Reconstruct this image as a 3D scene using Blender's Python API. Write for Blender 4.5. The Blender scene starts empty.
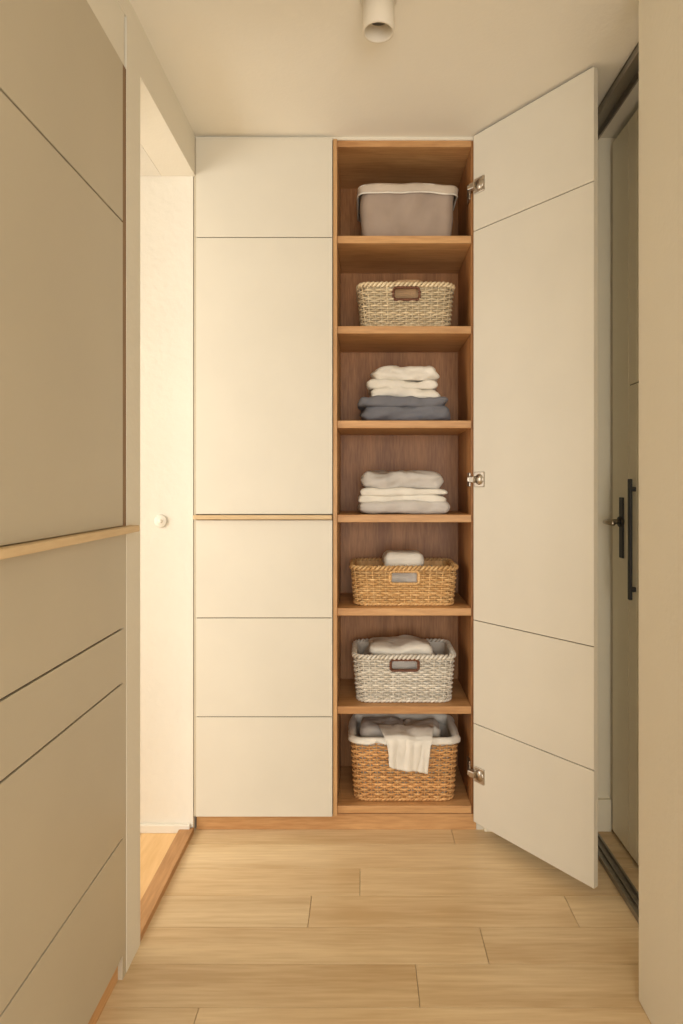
import bpy, math, random
from mathutils import Vector, Matrix, noise
random.seed(4)
S = bpy.context.scene
COL = S.collection
try:
    S.view_settings.view_transform = 'Standard'
    S.view_settings.look = 'None'
except Exception: pass

def s2l(c):
    return tuple(((v/255)/12.92 if v/255 <= .04045 else ((v/255+.055)/1.055)**2.4) for v in c)

# ---------------- materials ----------------
def base_mat(name, rough=.6, metal=0):
    m = bpy.data.materials.new(name); m.use_nodes = True
    nt = m.node_tree; b = nt.nodes['Principled BSDF']
    b.inputs['Roughness'].default_value = rough
    b.inputs['Metallic'].default_value = metal
    return m, nt, b

def paint(name, rgb, rough=.55, var=.04, nscale=3, bump=.05, bscale=120, stretch=(1,1,1), metal=0):
    m, nt, b = base_mat(name, rough, metal)
    tc = nt.nodes.new('ShaderNodeTexCoord'); mp = nt.nodes.new('ShaderNodeMapping')
    mp.inputs['Scale'].default_value = stretch
    nt.links.new(tc.outputs['Object'], mp.inputs['Vector'])
    n = nt.nodes.new('ShaderNodeTexNoise'); n.inputs['Scale'].default_value = nscale; n.inputs['Detail'].default_value = 4
    nt.links.new(mp.outputs[0], n.inputs['Vector'])
    r = nt.nodes.new('ShaderNodeValToRGB')
    c = s2l(rgb)
    r.color_ramp.elements[0].position = .3; r.color_ramp.elements[1].position = .7
    r.color_ramp.elements[0].color = tuple(v*(1-var) for v in c)+(1,)
    r.color_ramp.elements[1].color = tuple(min(1, v*(1+var)) for v in c)+(1,)
    nt.links.new(n.outputs['Fac'], r.inputs[0]); nt.links.new(r.outputs[0], b.inputs['Base Color'])
    if bump:
        n2 = nt.nodes.new('ShaderNodeTexNoise'); n2.inputs['Scale'].default_value = bscale; n2.inputs['Detail'].default_value = 3
        nt.links.new(mp.outputs[0], n2.inputs['Vector'])
        bp = nt.nodes.new('ShaderNodeBump'); bp.inputs['Strength'].default_value = bump; bp.inputs['Distance'].default_value = .01
        nt.links.new(n2.outputs['Fac'], bp.inputs['Height']); nt.links.new(bp.outputs[0], b.inputs['Normal'])
    return m

def wood(name, c1, c2, axis='X', rough=.45, scale=9, island=0.0, bump=.06, p0=.38, p1=.62, st_=.1):
    m, nt, b = base_mat(name, rough)
    tc = nt.nodes.new('ShaderNodeTexCoord'); mp = nt.nodes.new('ShaderNodeMapping')
    st = {'X': (st_, 1, 1), 'Y': (1, st_, 1), 'Z': (1, 1, st_)}[axis]
    mp.inputs['Scale'].default_value = st
    nt.links.new(tc.outputs['Object'], mp.inputs['Vector'])
    vec = mp.outputs[0]
    geo = nt.nodes.new('ShaderNodeNewGeometry')
    if island:
        ad = nt.nodes.new('ShaderNodeVectorMath'); ad.operation = 'ADD'
        ml = nt.nodes.new('ShaderNodeMath'); ml.operation = 'MULTIPLY'; ml.inputs[1].default_value = 37
        nt.links.new(geo.outputs['Random Per Island'], ml.inputs[0])
        nt.links.new(vec, ad.inputs[0]); nt.links.new(ml.outputs[0], ad.inputs[1]); vec = ad.outputs[0]
    n = nt.nodes.new('ShaderNodeTexNoise'); n.inputs['Scale'].default_value = scale; n.inputs['Detail'].default_value = 6
    n.inputs['Distortion'].default_value = .6
    n2 = nt.nodes.new('ShaderNodeTexNoise'); n2.inputs['Scale'].default_value = scale*12; n2.inputs['Detail'].default_value = 3
    nt.links.new(vec, n.inputs['Vector']); nt.links.new(vec, n2.inputs['Vector'])
    mx = nt.nodes.new('ShaderNodeMath'); mx.operation = 'MULTIPLY_ADD'; mx.inputs[1].default_value = .4
    nt.links.new(n2.outputs['Fac'], mx.inputs[0])
    sc = nt.nodes.new('ShaderNodeMath'); sc.operation = 'MULTIPLY'; sc.inputs[1].default_value = .6
    nt.links.new(n.outputs['Fac'], sc.inputs[0]); nt.links.new(sc.outputs[0], mx.inputs[2])
    r = nt.nodes.new('ShaderNodeValToRGB')
    r.color_ramp.elements[0].position = p0; r.color_ramp.elements[1].position = p1
    r.color_ramp.elements[0].color = s2l(c1)+(1,); r.color_ramp.elements[1].color = s2l(c2)+(1,)
    nt.links.new(mx.outputs[0], r.inputs[0])
    out = r.outputs[0]
    if island:
        hs = nt.nodes.new('ShaderNodeHueSaturation')
        mr = nt.nodes.new('ShaderNodeMapRange'); mr.inputs['To Min'].default_value = 1-island; mr.inputs['To Max'].default_value = 1+island
        nt.links.new(geo.outputs['Random Per Island'], mr.inputs['Value']); nt.links.new(mr.outputs[0], hs.inputs['Value'])
        nt.links.new(out, hs.inputs['Color']); out = hs.outputs[0]
    nt.links.new(out, b.inputs['Base Color'])
    bp = nt.nodes.new('ShaderNodeBump'); bp.inputs['Strength'].default_value = bump; bp.inputs['Distance'].default_value = .005
    nt.links.new(mx.outputs[0], bp.inputs['Height']); nt.links.new(bp.outputs[0], b.inputs['Normal'])
    return m

def fabric(name, rgb, scale=700, bump=.35, var=.07):
    return paint(name, rgb, rough=.95, var=var, nscale=14, bump=bump, bscale=scale)

M_wall = paint('plaster_cream', (229, 221, 203), .8, .02, 2, .08, 60)
M_wallL = paint('plaster_bright', (226, 219, 204), .8, .03, 3, .15, 40)
M_ceil = paint('ceiling_paint', (236, 229, 213), .85, .02, 2, .05, 80)
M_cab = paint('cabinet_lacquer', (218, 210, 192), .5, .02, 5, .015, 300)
M_leaf = paint('recess_lacquer_lightened', (244, 234, 208), .5, .02, 5, .015, 300)  # paler lacquer, colour makes up for the light missing in the recess
M_cabShade = paint('cabinet_lacquer_left_shaded', (192, 180, 156), .42, .03, 3, .015, 300)  # cabinet lacquer darkened, shade on the left cabinets put into the colour
M_core = paint('panel_core', (92, 80, 60), .8, .02)
M_oakF = wood('oak_floor', (200, 168, 124), (228, 202, 160), 'X', .34, 8, .05, .04, .36, .64, .07)
M_oakR = wood('oak_floor_side', (214, 170, 112), (230, 190, 134), 'Y', .45, 7, .05)
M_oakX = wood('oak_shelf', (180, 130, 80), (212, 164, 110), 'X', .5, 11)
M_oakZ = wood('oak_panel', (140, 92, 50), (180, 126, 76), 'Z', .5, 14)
M_oakE = wood('oak_edge', (186, 138, 88), (210, 166, 114), 'Z', .5, 12)
M_oakL = wood('oak_ledge', (206, 176, 132), (224, 196, 152), 'X', .5, 9)
M_oakGap = wood('oak_shadow_gap', (128, 98, 66), (148, 116, 80), 'Z', .6, 10)  # dark brown tone stands for the shadow gap at the cabinet end
M_oakY = wood('oak_threshold', (168, 122, 74), (198, 150, 100), 'Y', .5, 10)
M_steel = paint('brushed_steel', (190, 180, 165), .35, .03, metal=1, bump=0)
M_alu = paint('rail_aluminium', (150, 144, 134), .4, .05, metal=.8, bump=0)
M_black = paint('black_metal', (34, 30, 26), .5, .05, bump=0)
M_white = paint('white_plastic', (226, 219, 204), .5, .01, bump=0)
M_lamp = paint('lamp_lacquer', (226, 216, 198), .5, .01, bump=0)
M_lens = paint('lamp_inside', (60, 52, 44), .3, .01, bump=0)
M_bin = fabric('taupe_canvas', (172, 153, 138))
M_bin2 = fabric('taupe_canvas_light', (206, 190, 172))
M_wh = fabric('white_linen', (240, 233, 220))
M_gl = fabric('light_grey_linen', (208, 201, 193))
M_gr = fabric('slate_grey_cotton', (122, 122, 128))
M_gm = fabric('mid_grey_cotton', (176, 166, 156))
M_tan = fabric('tan_cloth', (196, 160, 122))
M_leather = paint('brown_leather', (112, 66, 40), .5, .08, 20, .1, 300)
def wicker(name, a, b_): return wood(name, a, b_, 'Z', .6, 30, .18, .1)
M_wGrey = wicker('wicker_natural', (196, 174, 138), (230, 212, 178))
M_wTan = wicker('wicker_honey', (204, 156, 96), (238, 198, 140))
M_wWhite = wicker('wicker_whitewash', (206, 196, 178), (240, 233, 220))
M_wBrown = wicker('wicker_brown', (196, 142, 86), (232, 184, 124))

# ---------------- mesh helpers ----------------
def link(o, parent=None):
    COL.objects.link(o)
    if parent: o.parent = parent
    return o
def empty(name, loc=(0, 0, 0)):
    e = bpy.data.objects.new(name, None); e.location = loc; e.empty_display_size = .05
    return link(e)
def mesh(name, V, F, mat, parent=None, smooth=False):
    me = bpy.data.meshes.new(name); me.from_pydata([tuple(v) for v in V], [], F); me.update()
    me.materials.append(mat)
    if smooth: me.polygons.foreach_set('use_smooth', [True]*len(me.polygons))
    o = bpy.data.objects.new(name, me)
    return link(o, parent)
BF = [(0, 3, 2, 1), (4, 5, 6, 7), (0, 1, 5, 4), (1, 2, 6, 5), (2, 3, 7, 6), (3, 0, 4, 7)]
def boxdata(a, b):
    (x0, y0, z0), (x1, y1, z1) = a, b
    return [(x0, y0, z0), (x1, y0, z0), (x1, y1, z0), (x0, y1, z0), (x0, y0, z1), (x1, y0, z1), (x1, y1, z1), (x0, y1, z1)]
def boxes(name, lst, mat, parent=None, bevel=0.0):
    V, F = [], []
    for a, b in lst:
        o = len(V); V += boxdata(a, b); F += [tuple(i+o for i in f) for f in BF]
    ob = mesh(name, V, F, mat, parent)
    if bevel:
        m = ob.modifiers.new('bevel', 'BEVEL'); m.width = bevel; m.segments = 2; m.limit_method = 'ANGLE'
    return ob
def box(name, a, b, mat, parent=None, bevel=0.0): return boxes(name, [(a, b)], mat, parent, bevel)

def tube(V, F, pts, r, closed=False, n=5):
    base = len(V); N = len(pts)
    for i, p in enumerate(pts):
        p = Vector(p)
        a = Vector(pts[(i-1) % N]) if (closed or i > 0) else p
        c = Vector(pts[(i+1) % N]) if (closed or i < N-1) else p
        t = (c-a); t = t.normalized() if t.length > 1e-9 else Vector((1, 0, 0))
        up = Vector((0, 0, 1)) if abs(t.z) < .9 else Vector((0, 1, 0))
        s = t.cross(up).normalized(); u = s.cross(t)
        for k in range(n):
            an = 2*math.pi*k/n
            V.append(p+s*math.cos(an)*r+u*math.sin(an)*r)
    for i in range(N if closed else N-1):
        j = (i+1) % N
        for k in range(n):
            l = (k+1) % n
            F.append((base+i*n+k, base+i*n+l, base+j*n+l, base+j*n+k))
    if not closed:
        F.append(tuple(base+k for k in range(n))[::-1]); F.append(tuple(base+(N-1)*n+k for k in range(n)))

def lathe(name, prof, mat, parent, n=40, loc=(0, 0, 0), axis='Z'):
    V, F = [], []
    for (r, z) in prof:
        for k in range(n):
            a = 2*math.pi*k/n
            p = (r*math.cos(a), r*math.sin(a), z)
            if axis == 'Y': p = (p[0], p[2], p[1])
            V.append(p)
    for i in range(len(prof)-1):
        for k in range(n):
            l = (k+1) % n
            F.append((i*n+k, i*n+l, (i+1)*n+l, (i+1)*n+k))
    F.append(tuple(range(n))[::-1]); F.append(tuple((len(prof)-1)*n+k for k in range(n)))
    o = mesh(name, V, F, mat, parent, True); o.location = loc
    return o

def rrect(a, b, rc, s):
    sx, sy = 2*(a-rc), 2*(b-rc); q = math.pi*rc/2
    P = 2*sx+2*sy+4*q; d = (s % 1)*P
    segs = [('l', sx/2, (0, -b), (1, 0), (0, -1)), ('c', q, (a-rc, -b+rc), -90), ('l', sy, (a, -b+rc), (0, 1), (1, 0)),
            ('c', q, (a-rc, b-rc), 0), ('l', sx, (a-rc, b), (-1, 0), (0, 1)), ('c', q, (-a+rc, b-rc), 90),
            ('l', sy, (-a, b-rc), (0, -1), (-1, 0)), ('c', q, (-a+rc, -b+rc), 180), ('l', sx/2, (-a+rc, -b), (1, 0), (0, -1))]
    for g in segs:
        if d <= g[1] or g is segs[-1]:
            if g[0] == 'l':
                return Vector((g[2][0]+g[3][0]*d, g[2][1]+g[3][1]*d)), Vector(g[4])
            an = math.radians(g[3]+90*d/g[1]); nn = Vector((math.cos(an), math.sin(an)))
            return Vector(g[2])+nn*rc, nn
        d -= g[1]

def rbox(name, w, d, h, mat, parent=None, loc=(0, 0, 0), r=.012, nz=.004, seed=0, res=.007, sag=0, nf=14, rot=0, wob=0, wseed=0):
    nx, ny, nn = max(6, int(w/res)), max(6, int(d/res)), max(5, int(h/(res*.6)))
    half = Vector((w/2, d/2, h/2)); r = min(r, h/2*.98)
    idx, V, F = {}, [], []
    def gv(i, j, k):
        key = (i, j, k)
        if key in idx: return idx[key]
        q = Vector(((i/nx*2-1)*half.x, (j/ny*2-1)*half.y, (k/nn*2-1)*half.z))
        inn = Vector([max(-(half[t]-r), min(half[t]-r, q[t])) for t in range(3)])
        dd = q-inn
        nrm = dd.normalized() if dd.length > 1e-9 else Vector((0, 0, 1))
        p = inn+nrm*r if dd.length > 1e-9 else q
        nv = noise.noise(Vector((p.x*nf+seed*7.3, p.y*nf*1.0, p.z*nf*3+seed)))
        nv2 = noise.noise(Vector((p.x*nf*3+seed*3.3, p.y*nf*3, p.z*nf*5+seed)))
        p = p+nrm*(nv*nz+nv2*nz*.45)
        p.x += noise.noise(Vector((p.z*30, p.y*9, seed)))*nz*1.2
        if sag: p.z += -sag*((p.x/half.x)**4)*(k/nn) + sag*.5*noise.noise(Vector((p.x*9, seed, p.y*7)))*(k/nn)
        if wob: p.z += wob*noise.noise(Vector((p.x*11, p.y*5, wseed)))
        p.z += h/2
        p.z = max(0, p.z)
        idx[key] = len(V); V.append(p); return idx[key]
    for i in range(nx):
        for j in range(ny):
            F.append((gv(i, j, 0), gv(i, j+1, 0), gv(i+1, j+1, 0), gv(i+1, j, 0)))
            F.append((gv(i, j, nn), gv(i+1, j, nn), gv(i+1, j+1, nn), gv(i, j+1, nn)))
    for i in range(nx):
        for k in range(nn):
            F.append((gv(i, 0, k), gv(i+1, 0, k), gv(i+1, 0, k+1), gv(i, 0, k+1)))
            F.append((gv(i, ny, k), gv(i, ny, k+1), gv(i+1, ny, k+1), gv(i+1, ny, k)))
    for j in range(ny):
        for k in range(nn):
            F.append((gv(0, j, k), gv(0, j, k+1), gv(0, j+1, k+1), gv(0, j+1, k)))
            F.append((gv(nx, j, k), gv(nx, j+1, k), gv(nx, j+1, k+1), gv(nx, j, k+1)))
    o = mesh(name, V, F, mat, parent, True); o.location = loc; o.rotation_euler = (0, 0, rot)
    return o

# ---------------- dimensions ----------------
CH = 2.40; YW = 2.165; XL = -.585; XR = .85; YB = -1.7; XN = .634
# ---- floor (planks) ----
V, F = [], []
rows = {0: [-.015], 1: [-.155, .58], 2: [.31], 3: [.126], 4: [-.38], -1: [.72], -2: [.3]}
def plank(x0, x1, y0, y1, z=0.0):
    g = .0006; o = len(V); b = .0008
    V.extend([(x0+g, y0+g, z-.01), (x1-g, y0+g, z-.01), (x1-g, y1-g, z-.01), (x0+g, y1-g, z-.01),
              (x0+g, y0+g, z-b), (x1-g, y0+g, z-b), (x1-g, y1-g, z-b), (x0+g, y1-g, z-b),
              (x0+g+b, y0+g+b, z), (x1-g-b, y0+g+b, z), (x1-g-b, y1-g-b, z), (x0+g+b, y1-g-b, z)])
    F.extend([tuple(i+o for i in f) for f in [(0, 1, 5, 4), (1, 2, 6, 5), (2, 3, 7, 6), (3, 0, 4, 7), (4, 5, 9, 8), (5, 6, 10, 9), (6, 7, 11, 10), (7, 4, 8, 11), (8, 9, 10, 11)]])
for k in range(-2, 30):
    y1 = 1.966-.131*k; y0 = y1-.131
    if y1 < YB: break
    js = rows.get(k)
    if js is None:
        a = random.uniform(-.5, .4); js = [a]
    xs = [-.60]+sorted(js)+[1.4]
    for a, b in zip(xs[:-1], xs[1:]): plank(a, b, max(y0, YB), min(y1, 2.21))
floor = mesh('floor', V, F, M_oakF)
V2, F2 = boxdata((-2.5, YB-.1, -.06), (1.5, 2.6, -.009)), BF
mesh('floor_subbase', V2, F2, M_core, floor)
V, F = [], []; x = -.635
while x > -2.3:
    j = .6+random.random()
    plank(max(x-.13, -2.3), x, .1, j, .004); plank(max(x-.13, -2.3), x, j, 2.17, .004); x -= .13
mesh('floor_side_room', V, F, M_oakR, floor)
box('trim_threshold', (-.637, 1.64, -.008), (-.588, 2.168, .018), M_oakY, None, .002)

# ---- shell ----
box('ceiling', (-.75, YB-.1, CH), (1.5, 2.7, CH+.08), M_ceil)
box('ceiling_side_room', (-2.4, 0, 2.26), (-.701, 2.3, 2.345), M_wallL)
box('wall_back', (-.8, 2.53, 0), (1.1, 2.62, CH), M_wall)
box('wall_side_room_far', (-2.4, 2.17, 0), (-.592, 2.27, 2.2595), M_wallL)
box('baseboard_side_room', (-2.3, 2.155, .004), (-.60, 2.169, .032), M_wallL, None, .002)
boxes('wall_side_room_outer', [((-2.4, 0, -.01), (-2.3, 2.17, .5)), ((-2.4, 0, 2.1), (-2.3, 2.17, 2.26)), ((-2.4, 0, .5), (-2.3, .3, 2.1)), ((-2.4, 1.9, .5), (-2.3, 2.17, 2.1))], M_wallL)
boxes('window_1', [((-2.38, .3, .5), (-2.33, 1.9, .55)), ((-2.38, .3, 2.05), (-2.33, 1.9, 2.1)), ((-2.38, .3, .55), (-2.33, .35, 2.05)), ((-2.38, 1.85, .55), (-2.33, 1.9, 2.05)), ((-2.38, 1.08, .55), (-2.33, 1.12, 2.05))], M_white, None, .003)
box('wall_side_room_near', (-2.4, -.1, 0), (-.98, 0, 2.34), M_wallL)
boxes('wall_left', [((-.70, 1.546, 0), (XL, 1.64, CH)), ((-.70, 1.64, 2.26), (XL, 2.20, CH)), ((-1.05, YB, 0), (-.97, 1.546, CH)), ((-.97, YB, 2.345), (XL, 1.546, CH)), ((-.97, 1.546, 0), (-.70, 1.60, 2.345))], M_wall)
box('wall_behind_camera_left', (-1.05, YB-.1, 0), (-.5, YB, CH), M_wall)
boxes('wall_behind_camera', [((-.5, YB-.1, 0), (1.2, YB, .3)), ((-.5, YB-.1, 2.2), (1.2, YB, CH)), ((1.2, YB-.1, 0), (1.5, YB, CH))], M_wall)
boxes('window_2', [((-.5, YB-.07, .3), (1.2, YB-.02, .35)), ((-.5, YB-.07, 2.15), (1.2, YB-.02, 2.2)), ((-.5, YB-.07, .35), (-.45, YB-.02, 2.15)), ((1.15, YB-.07, .35), (1.2, YB-.02, 2.15)), ((.33, YB-.07, .35), (.37, YB-.02, 2.15))], M_white, None, .003)  # unseen window, stretched to the right to send light into the recess
box('wall_right_near', (XN, .95, 0), (.70, 1.463, CH), M_wall, None, .004)  # unseen near part cut short so rear light gets past
box('wall_right_far', (.875, .75, 0), (.97, 2.55, CH), M_wall)
box('wall_right_return', (.97, .75, 0), (1.5, .85, CH), M_wall)
box('wall_right_room', (1.4, YB, 0), (1.5, .75, CH), M_wall)  # unseen room widened here, shaped to let light reach the right recess
box('wall_right_filler', (.412, 2.187, 0), (.875, 2.23, CH), M_leaf)
box('baseboard_right', (.412, 2.172, 0), (.85, 2.186, .11), M_leaf, None, .002)

# ---- door helper: stacked panels with shadow gaps ----
def panel_stack(parent, x0, x1, zs, thick, mat, y0=0, gap=.0028, both=False):
    box('core', (x0+.002, y0+.005, zs[0]+.002), (x1-.002, y0+thick-(.005 if both else 0), zs[-1]-.002), M_core, parent)
    l = []
    for a, b in zip(zs[:-1], zs[1:]):
        a2 = a+(gap/2 if a != zs[0] else 0); b2 = b-(gap/2 if b != zs[-1] else 0)
        l.append(((x0, y0, a2), (x1, y0+.0055, b2)))
        if both: l.append(((x0, y0+thick-.0055, a2), (x1, y0+thick, b2)))
    ob = boxes('panels', l, mat, parent, .0008)
    boxes('edge_band', [((x0-.0002, y0+.0045, zs[0]), (x0+.002, y0+thick-.0045, zs[-1])), ((x1-.002, y0+.0045, zs[0]), (x1+.0002, y0+thick-.0045, zs[-1]))], mat, parent)
    return ob

# ---- wardrobe ----
W = empty('built_in_wardrobe')
panel_stack(W, XL+.004, -.1125, [.056, .399, .739, 1.075], .02, M_cab, YW)
panel_stack(W, XL+.004, -.1125, [1.096, 2.047, 2.388], .02, M_cab, YW)
box('handle_ledge', (XL-.002, YW-.016, 1.078), (-.1125, YW+.02, 1.093), M_oakL, W, .002)
yb = 2.50
box('left_side_panel', (XL-.006, YW+.021, .055), (XL+.012, yb, 2.395), M_oakE, W)
box('left_edge_strip', (XL-.004, YW+.004, .055), (XL+.003, YW+.021, 2.39), M_cabShade, W)
box('divider_panel', (-.110, YW+.004, .055), (-.096, yb, 2.388), M_oakE, W, .0015)
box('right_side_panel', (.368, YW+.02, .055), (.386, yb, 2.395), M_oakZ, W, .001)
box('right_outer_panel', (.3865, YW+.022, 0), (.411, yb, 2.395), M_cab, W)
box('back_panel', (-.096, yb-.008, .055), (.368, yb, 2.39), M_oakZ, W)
box('top_panel', (XL+.012, YW+.018, 2.368), (.368, yb, 2.395), M_oakX, W, .001)
box('bottom_left_panel', (XL+.012, YW+.022, .062), (-.110, yb-.002, .080), M_oakX, W)
box('plinth', (XL, YW+.022, 0.0), (.386, YW+.04, .0545), M_oakX, W, .001)
zsh = [2.0585, 1.746, 1.419, 1.093, .770, .430, .086]
for i, z in enumerate(zsh):
    box('shelf_%d' % (i+1), (-.0958, YW+.014, z-.026), (.3678, yb-.009, z), M_oakX, W, .0018)
box('top_scribe', (XL, YW+.012, 2.389), (.40, YW+.03, 2.3995), M_wall, W)

# ---- open door (leaf of the wardrobe) ----
D = empty('open_door', (.372, YW-.004, 0)); D.rotation_euler = (0, 0, math.radians(-52)); D.parent = W
panel_stack(D, 0, .458, [.042, .379, .733, 2.065, 2.392], .021, M_cab, 0, both=True)
boxes('hinge_cups', [((.006, -.004, z-.026), (.05, .001, z+.026)) for z in (2.215, 1.215, .21)], M_steel, D, .002)
for z in (2.215, 1.215, .21):
    lathe('hinge_cup_ring', [(.0175, -.007), (.019, -.003), (.018, .001)], M_steel, D, 24, (.030, 0, z), 'Y')
for z in (2.215, 1.215, .21):
    boxes('hinge_plate', [((.3625, YW+.028, z-.024), (.3675, YW+.075, z+.024))], M_steel, W, .0015)
    o = boxes('hinge_arm', [((-.006, -.03, -.008), (.006, .04, .008))], M_steel, W, .002)
    o.location = (.361, YW+.022, z); o.rotation_euler = (0, 0, math.radians(-9))
    o = boxes('hinge_knuckle', [((-.010, -.011, -.011), (.014, .011, .011))], M_steel, W, .003)
    o.location = (.368, YW-.012, z); o.rotation_euler = (0, 0, math.radians(-52))

# ---- left cabinets ----
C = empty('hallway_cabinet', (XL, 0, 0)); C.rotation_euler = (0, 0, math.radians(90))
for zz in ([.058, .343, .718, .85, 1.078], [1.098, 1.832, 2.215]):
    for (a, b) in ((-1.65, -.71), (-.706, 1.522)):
        panel_stack(C, a, b, zz, .02, M_cabShade, 0, gap=.0045)
box('handle_ledge', (-1.65, -.022, 1.080), (1.575, .02, 1.096), M_oakL, C, .002)
box('carcass', (-1.66, .021, .058), (1.534, .36, 2.215), M_core, C)
box('end_strip', (1.5225, .001, 1.0965), (1.5455, .02, 2.215), M_oakGap, C)  # flush dark strip drawn in place of a shaded groove
box('end_strip_lower', (1.5225, .001, .0), (1.5455, .02, 1.0795), M_cabShade, C)
box('plinth', (-1.66, .012, 0), (1.522, .03, .057), M_oakX, C)
box('top_filler', (-1.66, .002, 2.218), (1.534, .02, 2.345), M_wall, C)

# ---- right door with rails ----
R = empty('entry_door', (XR, 0, 0)); 
boxes('leaf', [((.0, 1.97, .012), (.022, 2.03, 1.515)), ((.0, 1.97, 1.519), (.022, 2.03, 2.37)), ((.0, 2.034, .012), (.022, 2.165, 2.37)), ((.0, 1.47, .012), (.022, 1.966, 1.515)), ((.0, 1.47, 1.519), (.022, 1.966, 2.37))], M_leaf, R, .0015)
box('leaf_core', (.006, 1.468, .012), (.0245, 2.168, 2.37), M_core, R)
box('lock_plate', (-.006, 2.065, .955), (.0, 2.095, 1.155), M_black, R, .002)
V, F = [], []
tube(V, F, [(0, 2.08, 1.075), (-.03, 2.08, 1.075), (-.052, 2.08, 1.075), (-.06, 2.072, 1.075), (-.062, 2.05, 1.075), (-.062, 2.0, 1.074)], .008, n=12)
mesh('lever', V, F, M_steel, R, True)
lathe('rosette', [(.016, 0), (.018, .008), (.017, .012)], M_black, R, 24, (0, 0, 0)).matrix_local = Matrix.Translation((0, 2.08, 1.075)) @ Matrix.Rotation(-math.pi/2, 4, 'Y')
boxes('pull_bar', [((-.022, 1.972, .835), (-.012, 1.988, 1.215)), ((-.014, 1.975, .86), (.001, 1.985, .875)), ((-.014, 1.975, 1.175), (.001, 1.985, 1.19))], M_black, R, .002)
boxes('sliding_rail_ceiling', [((.742, 1.464, 2.372), (.748, 2.165, 2.399)), ((.790, 1.464, 2.372), (.796, 2.165, 2.399)), ((.742, 1.464, 2.392), (.796, 2.165, 2.3995))], M_alu, None, .001)
boxes('sliding_rail_floor', [((.745, 1.464, .0), (.792, 2.165, .006)), ((.745, 1.464, .004), (.751, 2.165, .017)), ((.786, 1.464, .004), (.792, 2.165, .017)), ((.766, 1.464, .004), (.771, 2.165, .014))], M_alu, None, .0008)

# ---- ceiling spot ----
L = empty('ceiling_spotlight', (.033, 1.555, 0))
lathe('body', [(.0395, CH-.0005), (.0395, 2.318), (.038, 2.3125), (.0345, 2.3125), (.033, 2.317), (.031, 2.345), (.026, 2.352)], M_lamp, L)
lathe('lens', [(.0255, 2.3515), (.0245, 2.347), (.012, 2.343), (.002, 2.342)], M_lens, L)
lathe('mount_plate', [(.046, CH-.0005), (.046, CH-.006), (.040, CH-.007)], M_lamp, L)

# ---- switch ----
K = empty('light_switch', (-.703, 2.168, 1.072))
lathe('plate', [(.022, 0), (.022, -.003), (.020, -.0045)], M_white, K, 40, axis='Y')
lathe('knob', [(.007, -.004), (.007, -.006), (.006, -.007)], M_white, K, 24, axis='Y')

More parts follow.
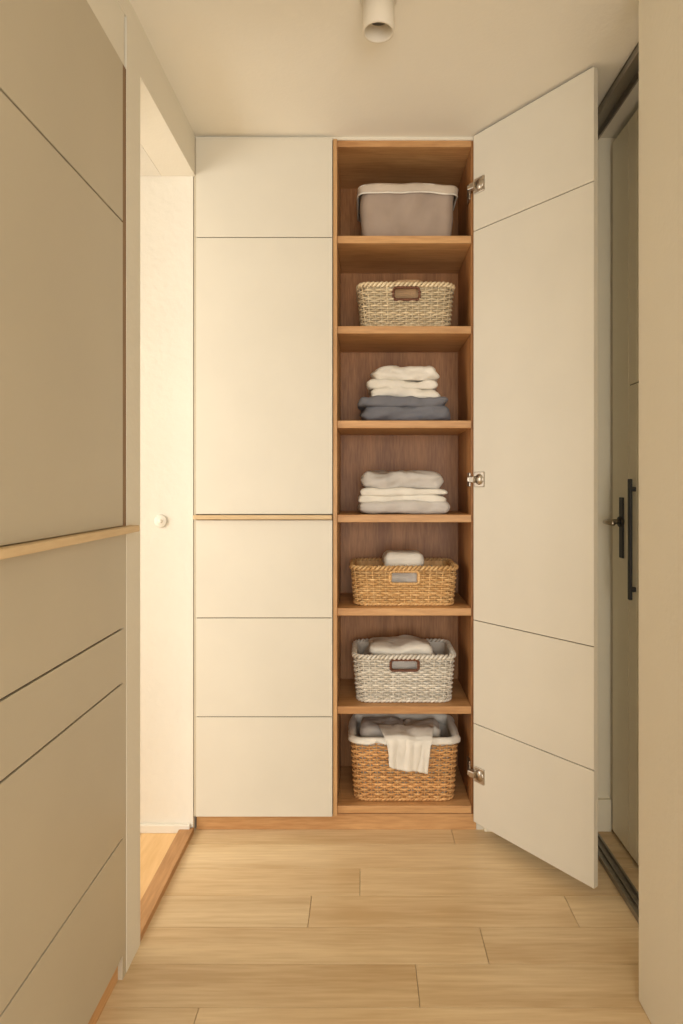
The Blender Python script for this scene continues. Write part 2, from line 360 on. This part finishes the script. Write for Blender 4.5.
# ---------------- baskets ----------------
def basket(name, cx, fy, z0, wt, dt, h, mat, flare=.9, rowh=.0078, pitch=.025, rad=.0039, hole=None, frame=None, lining=None, lip=None, amp=.0048):
    B = empty(name, (cx, fy+dt/2, z0+.001))
    a1, b1 = wt/2-.006, dt/2-.006
    def dims(z):
        f = flare+(1-flare)*(z/h)
        return a1*f, b1*f
    P = 2*(wt+dt); N = int(P/pitch)//2*2
    SP = N*5; rc = .04
    V, F = [], []
    nrow = int((h-.018)/rowh)
    hz0, hz1, hw = hole if hole else (9, 9, 0)
    def inhole(p, z): return hole and hz0 < z < hz1 and abs(p.x) < hw and p.y < 0
    for k in range(nrow):
        z = .007+k*rowh
        a, b = dims(z); ph = (k % 2)*math.pi; jit = random.uniform(-.0005, .0005); rr = rad*random.uniform(.82, 1.08)
        cur = []; runs = []; broke = False
        for i in range(SP):
            s = (i+SP//2)/SP
            p, n = rrect(a, b, rc, s)
            off = math.cos(math.pi*N*s+ph)*amp
            q = p+n*off
            zz = z+jit+.0016*noise.noise(Vector((p.x*22+k*3, p.y*22, k*1.3)))
            if inhole(p, z):
                if cur: runs.append(cur); cur = []
                broke = True; continue
            cur.append((q.x, q.y, zz))
        if not broke: tube(V, F, cur, rr, True)
        else:
            runs.append(cur)
            for r_ in runs:
                if len(r_) > 1: tube(V, F, r_, rr)
    for i in range(N):
        s = i/N
        pts = []
        for t in range(9):
            z = h*t/8
            a, b = dims(z); p, n = rrect(a, b, rc, s)
            if inhole(p, z):
                if len(pts) > 1: tube(V, F, pts, .0026, n=6)
                pts = []; continue
            pts.append((p.x, p.y, z))
        if len(pts) > 1: tube(V, F, pts, .0026, n=6)
    for (zc, R_, tr, cnt) in ((h-.007, .0056, .0048, 2), (.006, .003, .0040, 2)):
        a, b = dims(zc); tw = int(P/.034)
        for c in range(cnt):
            pts = []
            M = tw*10
            for i in range(M):
                s = i/M; p, n = rrect(a, b, rc, s); an = 2*math.pi*(tw*s+c/cnt)
                q = p+n*(math.cos(an)*R_+.001); pts.append((q.x, q.y, zc+math.sin(an)*R_))
            tube(V, F, pts, tr, True, 6)
    mesh('weave', V, F, mat, B, True)
    V, F = [], []; SPn = 120; nr = 24
    for k in range(nr+1):
        z = .006+(h-.014)*k/nr; a, b = dims(z)
        for i in range(SPn):
            p, n = rrect(a-.009, b-.009, rc-.008, i/SPn); V.append((p.x, p.y, z))
    for k in range(nr):
        for i in range(SPn):
            j = (i+1) % SPn
            c = (Vector(V[k*SPn+i])+Vector(V[(k+1)*SPn+j]))/2
            if inhole(c, c.z): continue
            F.append((k*SPn+i, k*SPn+j, (k+1)*SPn+j, (k+1)*SPn+i))
    F.append(tuple(range(SPn)))
    mesh('lining' if lining else 'inner_wall', V, F, lining or mat, B, True)
    if hole and frame:
        V, F = [], []
        zc = (hz0+hz1)/2; hh = (hz1-hz0)/2; pts = []
        M = 60
        for i in range(M):
            p, n = rrect(hw+.003, hh+.002, .011, i/M)
            z = zc+p.y; a, b = dims(z); pts.append((p.x, -b-.003, z))
        tube(V, F, pts, .0046, True, 8)
        for i in range(0, M, 2):
            p = Vector(pts[i]); t = (Vector(pts[(i+1) % M])-Vector(pts[i-1])).normalized(); u = Vector((0, -1, 0)); s = t.cross(u)
            ring = [p+(u*math.cos(x)+s*math.sin(x))*.0052 for x in [2*math.pi*q/8 for q in range(8)]]
            tube(V, F, ring, .0014, True, 4)
        mesh('handle', V, F, frame, B, True)
    if lip:
        V, F = [], []; n_ = 240
        prof = [(-.012, -.03), (-.011, -.005), (-.006, .004), (.003, .006), (.010, .001), (.0125, -.008), (.0125, -lip)]
        for pi, (o_, dz) in enumerate(prof):
            for i in range(n_):
                s = i/n_; a, b = dims(h)
                p, n = rrect(a, b, rc, s)
                w = noise.noise(Vector((p.x*40, p.y*40, pi*.6)))*.0032
                q = p+n*(o_+w); V.append((q.x, q.y, h+dz+(noise.noise(Vector((p.x*16, p.y*16, 5)))*.010 if pi == 6 else w*.6)))
        for k in range(len(prof)-1):
            for i in range(n_):
                j = (i+1) % n_; F.append((k*n_+i, k*n_+j, (k+1)*n_+j, (k+1)*n_+i))
        o = mesh('liner_cuff', V, F, lining, B, True)
        m = o.modifiers.new('sol', 'SOLIDIFY'); m.thickness = .0015
    return B
cx = .139
b2 = basket('wicker_basket', cx+.006, 2.200, zsh[1], .345, .24, .158, M_wGrey, .92, hole=(.100, .138, .043), frame=M_leather)
rbox('folded_cloth', .28, .18, .07, M_tan, b2, (0, 0, .095), .03, .008, 3)
rbox('folded_cloth', .09, .07, .02, M_tan, b2, (.01, -.06, .155), .01, .004, 9)
b5 = basket('wicker_basket', cx, 2.205, zsh[4], .382, .245, .140, M_wTan, .93, hole=(.080, .120, .048), frame=M_wTan)
rbox('grey_towel', .27, .17, .11, M_gl, b5, (0, -.01, .012), .03, .006, 5)
rbox('rolled_towel', .145, .11, .060, M_wh, b5, (.0, -.015, .122), .025, .004, 6)
b6 = basket('wicker_basket', cx, 2.205, zsh[5], .365, .24, .168, M_wWhite, .93, hole=(.116, .150, .046), frame=M_leather, lining=M_wh, pitch=.023)
rbox('grey_towel', .27, .17, .14, M_gl, b6, (-.01, 0, .012), .035, .008, 7)
rbox('folded_cloth', .23, .15, .045, M_wh, b6, (-.01, -.01, .148), .022, .007, 8, wob=.02, wseed=3)
b7 = basket('wicker_basket', cx, 2.200, zsh[6], .382, .25, .218, M_wBrown, .93, rowh=.0088, pitch=.027, rad=.0044, lining=M_wh, lip=.014)
rbox('grey_towel', .30, .19, .17, M_gl, b7, (0, .01, .012), .04, .009, 11)
rbox('folded_cloth', .17, .14, .05, M_gl, b7, (-.07, .005, .180), .022, .008, 12, wob=.02, wseed=5)
rbox('folded_cloth', .13, .12, .045, M_wh, b7, (.07, .01, .182), .022, .008, 14, wob=.02, wseed=6)
# draped cloth over front rim
V, F = [], []
nu, nv = 60, 60
prof = [(.10, .012), (.05, .016), (.02, .014), (-.004, .012), (-.0155, .004), (-.0185, -.012), (-.019, -.05), (-.015, -.10)]
def pr(t):
    x = t*(len(prof)-1); i = min(int(x), len(prof)-2); f = x-i
    return [prof[i][q]*(1-f)+prof[i+1][q]*f for q in (0, 1)]
for v in range(nv+1):
    t = v/nv; y, z = pr(t)
    for u in range(nu+1):
        s = u/nu*2-1
        wdt = .100-.034*t
        x = .012+s*wdt+noise.noise(Vector((t*4, s*2, 9)))*.006
        fold = .009*noise.noise(Vector((s*2.6+t*.5, t*1.3, 7)))*min(1, max(0, (t-.3)*2.2))
        zz = z+noise.noise(Vector((x*22, t*3, 2)))*.011*(1-t*.7)+(-.012*(s*s)*max(0, t-.4)*1.6 if s > 0 else .025*s*s*max(0, t-.4))
        V.append((x, -.120+y-abs(fold)-.003, .218+zz))
for v in range(nv):
    for u in range(nu):
        a = v*(nu+1)+u; F.append((a, a+1, a+nu+2, a+nu+1))
o = mesh('draped_cloth', V, F, M_wh, b7, True); m = o.modifiers.new('s', 'SOLIDIFY'); m.thickness = .003

# canvas bin
B1 = empty('canvas_storage_bin', (cx+.011, 2.205+.125, zsh[0]+.001))
def loftbin(name, prof, mat, wr=.002, n=160, cap=True):
    V, F = [], []
    for k, (a, b, z) in enumerate(prof):
        for i in range(n):
            p, nn = rrect(a, b, .03, i/n)
            w = noise.noise(Vector((p.x*18, p.y*18, z*14)))*wr
            q = p+nn*w; V.append((q.x, q.y, z+(noise.noise(Vector((p.x*14, p.y*14, 3)))*.009*(z > .1))))
    for k in range(len(prof)-1):
        for i in range(n):
            j = (i+1) % n; F.append((k*n+i, k*n+j, (k+1)*n+j, (k+1)*n+i))
    if cap: F.append(tuple(range(n))[::-1])
    return mesh(name, V, F, mat, B1, True)
loftbin('body', [(.150, .105, .004), (.156, .110, 0.002)]+[(.158+.008*t, .112+.006*t, .004+.176*t) for t in [i/14 for i in range(15)]]+[(.160, .112, .180), (.152, .106, .08), (.150, .104, .03)], M_bin, .008)
c_ = loftbin('cuff', [(.164, .115, .174), (.168, .120, .184), (.174, .1245, .187), (.1765, .1265, .181), (.1750, .1255, .168), (.1745, .1245, .158)], M_bin2, .006, cap=False)
m = c_.modifiers.new('s', 'SOLIDIFY'); m.thickness = .003
V, F = [], []
for zt in (.158, .185):
    pts = []
    for i in range(160):
        aa = .1752 if zt < .165 else .172
        p, nn = rrect(aa, .1252 if zt < .165 else .1225, .03, i/160)
        pts.append((p.x+nn.x*.001, p.y+nn.y*.001, zt+noise.noise(Vector((p.x*14, p.y*14, 3)))*.009))
    tube(V, F, pts, .003, True, 6)
mesh('piping', V, F, M_wh, B1, True)
rbox('blanket', .28, .2, .13, M_gm, B1, (0, 0, .005), .03, .006, 21)

# folded textiles
def folded(parent, w, d, hs, mat, z, x=0, seed=0, nz=.0035, wob=.006):
    for i, lh in enumerate(hs):
        rbox('fold_layer', w*(1-random.uniform(0, .04)), d, lh*1.16, mat, parent, (x+random.uniform(-.006, .006), random.uniform(-.005, .005), z), lh*.5, nz, seed+i, .005, sag=.006, nf=11, rot=random.uniform(-.012, .012), wob=wob*(i+1)/len(hs), wseed=seed+i*.35)
        z += lh
T3 = empty('folded_towel_stack', (cx, 2.215+.12, zsh[2]))
folded(T3, .325, .235, [.052, .034], M_gr, .001, .001, 31, .010, .008)
folded(T3, .250, .20, [.034, .030], M_wh, .086, .004, 41, .009, .008)
folded(T3, .240, .19, [.048], M_wh, .150, .008, 51, .012, .010)
T4 = empty('folded_towel_stack', (cx, 2.215+.12, zsh[3]))
folded(T4, .332, .24, [.040], M_gl, .001, 0, 61, .006, .004)
folded(T4, .318, .235, [.024, .024], M_wh, .041, 0, 71, .006, .006)
folded(T4, .305, .22, [.054], M_gl, .090, .0, 81, .011, .010)

# ---------------- lights ----------------
def area(name, loc, tgt, sx, sy, e, col):
    l = bpy.data.lights.new(name, 'AREA'); l.shape = 'RECTANGLE'; l.size = sx; l.size_y = sy; l.energy = e; l.color = col
    o = bpy.data.objects.new(name, l); o.location = loc
    o.rotation_euler = (Vector(tgt)-Vector(loc)).to_track_quat('-Z', 'Y').to_euler(); link(o); return o
area('window_light_rear', (.35, YB+.12, 1.10), (.25, 2, .45), 1.6, 1.5, 47, (1, .985, .95))
area('window_light_side', (-2.28, 1.1, 1.3), (0, 1.6, .8), 1.5, 1.5, 42, (1, .975, .93))
w = bpy.data.worlds.new('world'); S.world = w; w.use_nodes = True
w.node_tree.nodes['Background'].inputs[0].default_value = (1, .97, .93, 1)
w.node_tree.nodes['Background'].inputs[1].default_value = 1.0

# ---------------- camera ----------------
cam = bpy.data.cameras.new('camera'); co = bpy.data.objects.new('camera', cam); link(co)
co.location = (0, 0, 1.196); co.rotation_euler = (math.radians(90), 0, 0)
cam.sensor_fit = 'VERTICAL'; cam.sensor_height = 36; cam.lens = 630/1024*36
cam.shift_x = -23.5/1024; cam.shift_y = -27/1024; cam.clip_start = .02
S.camera = co
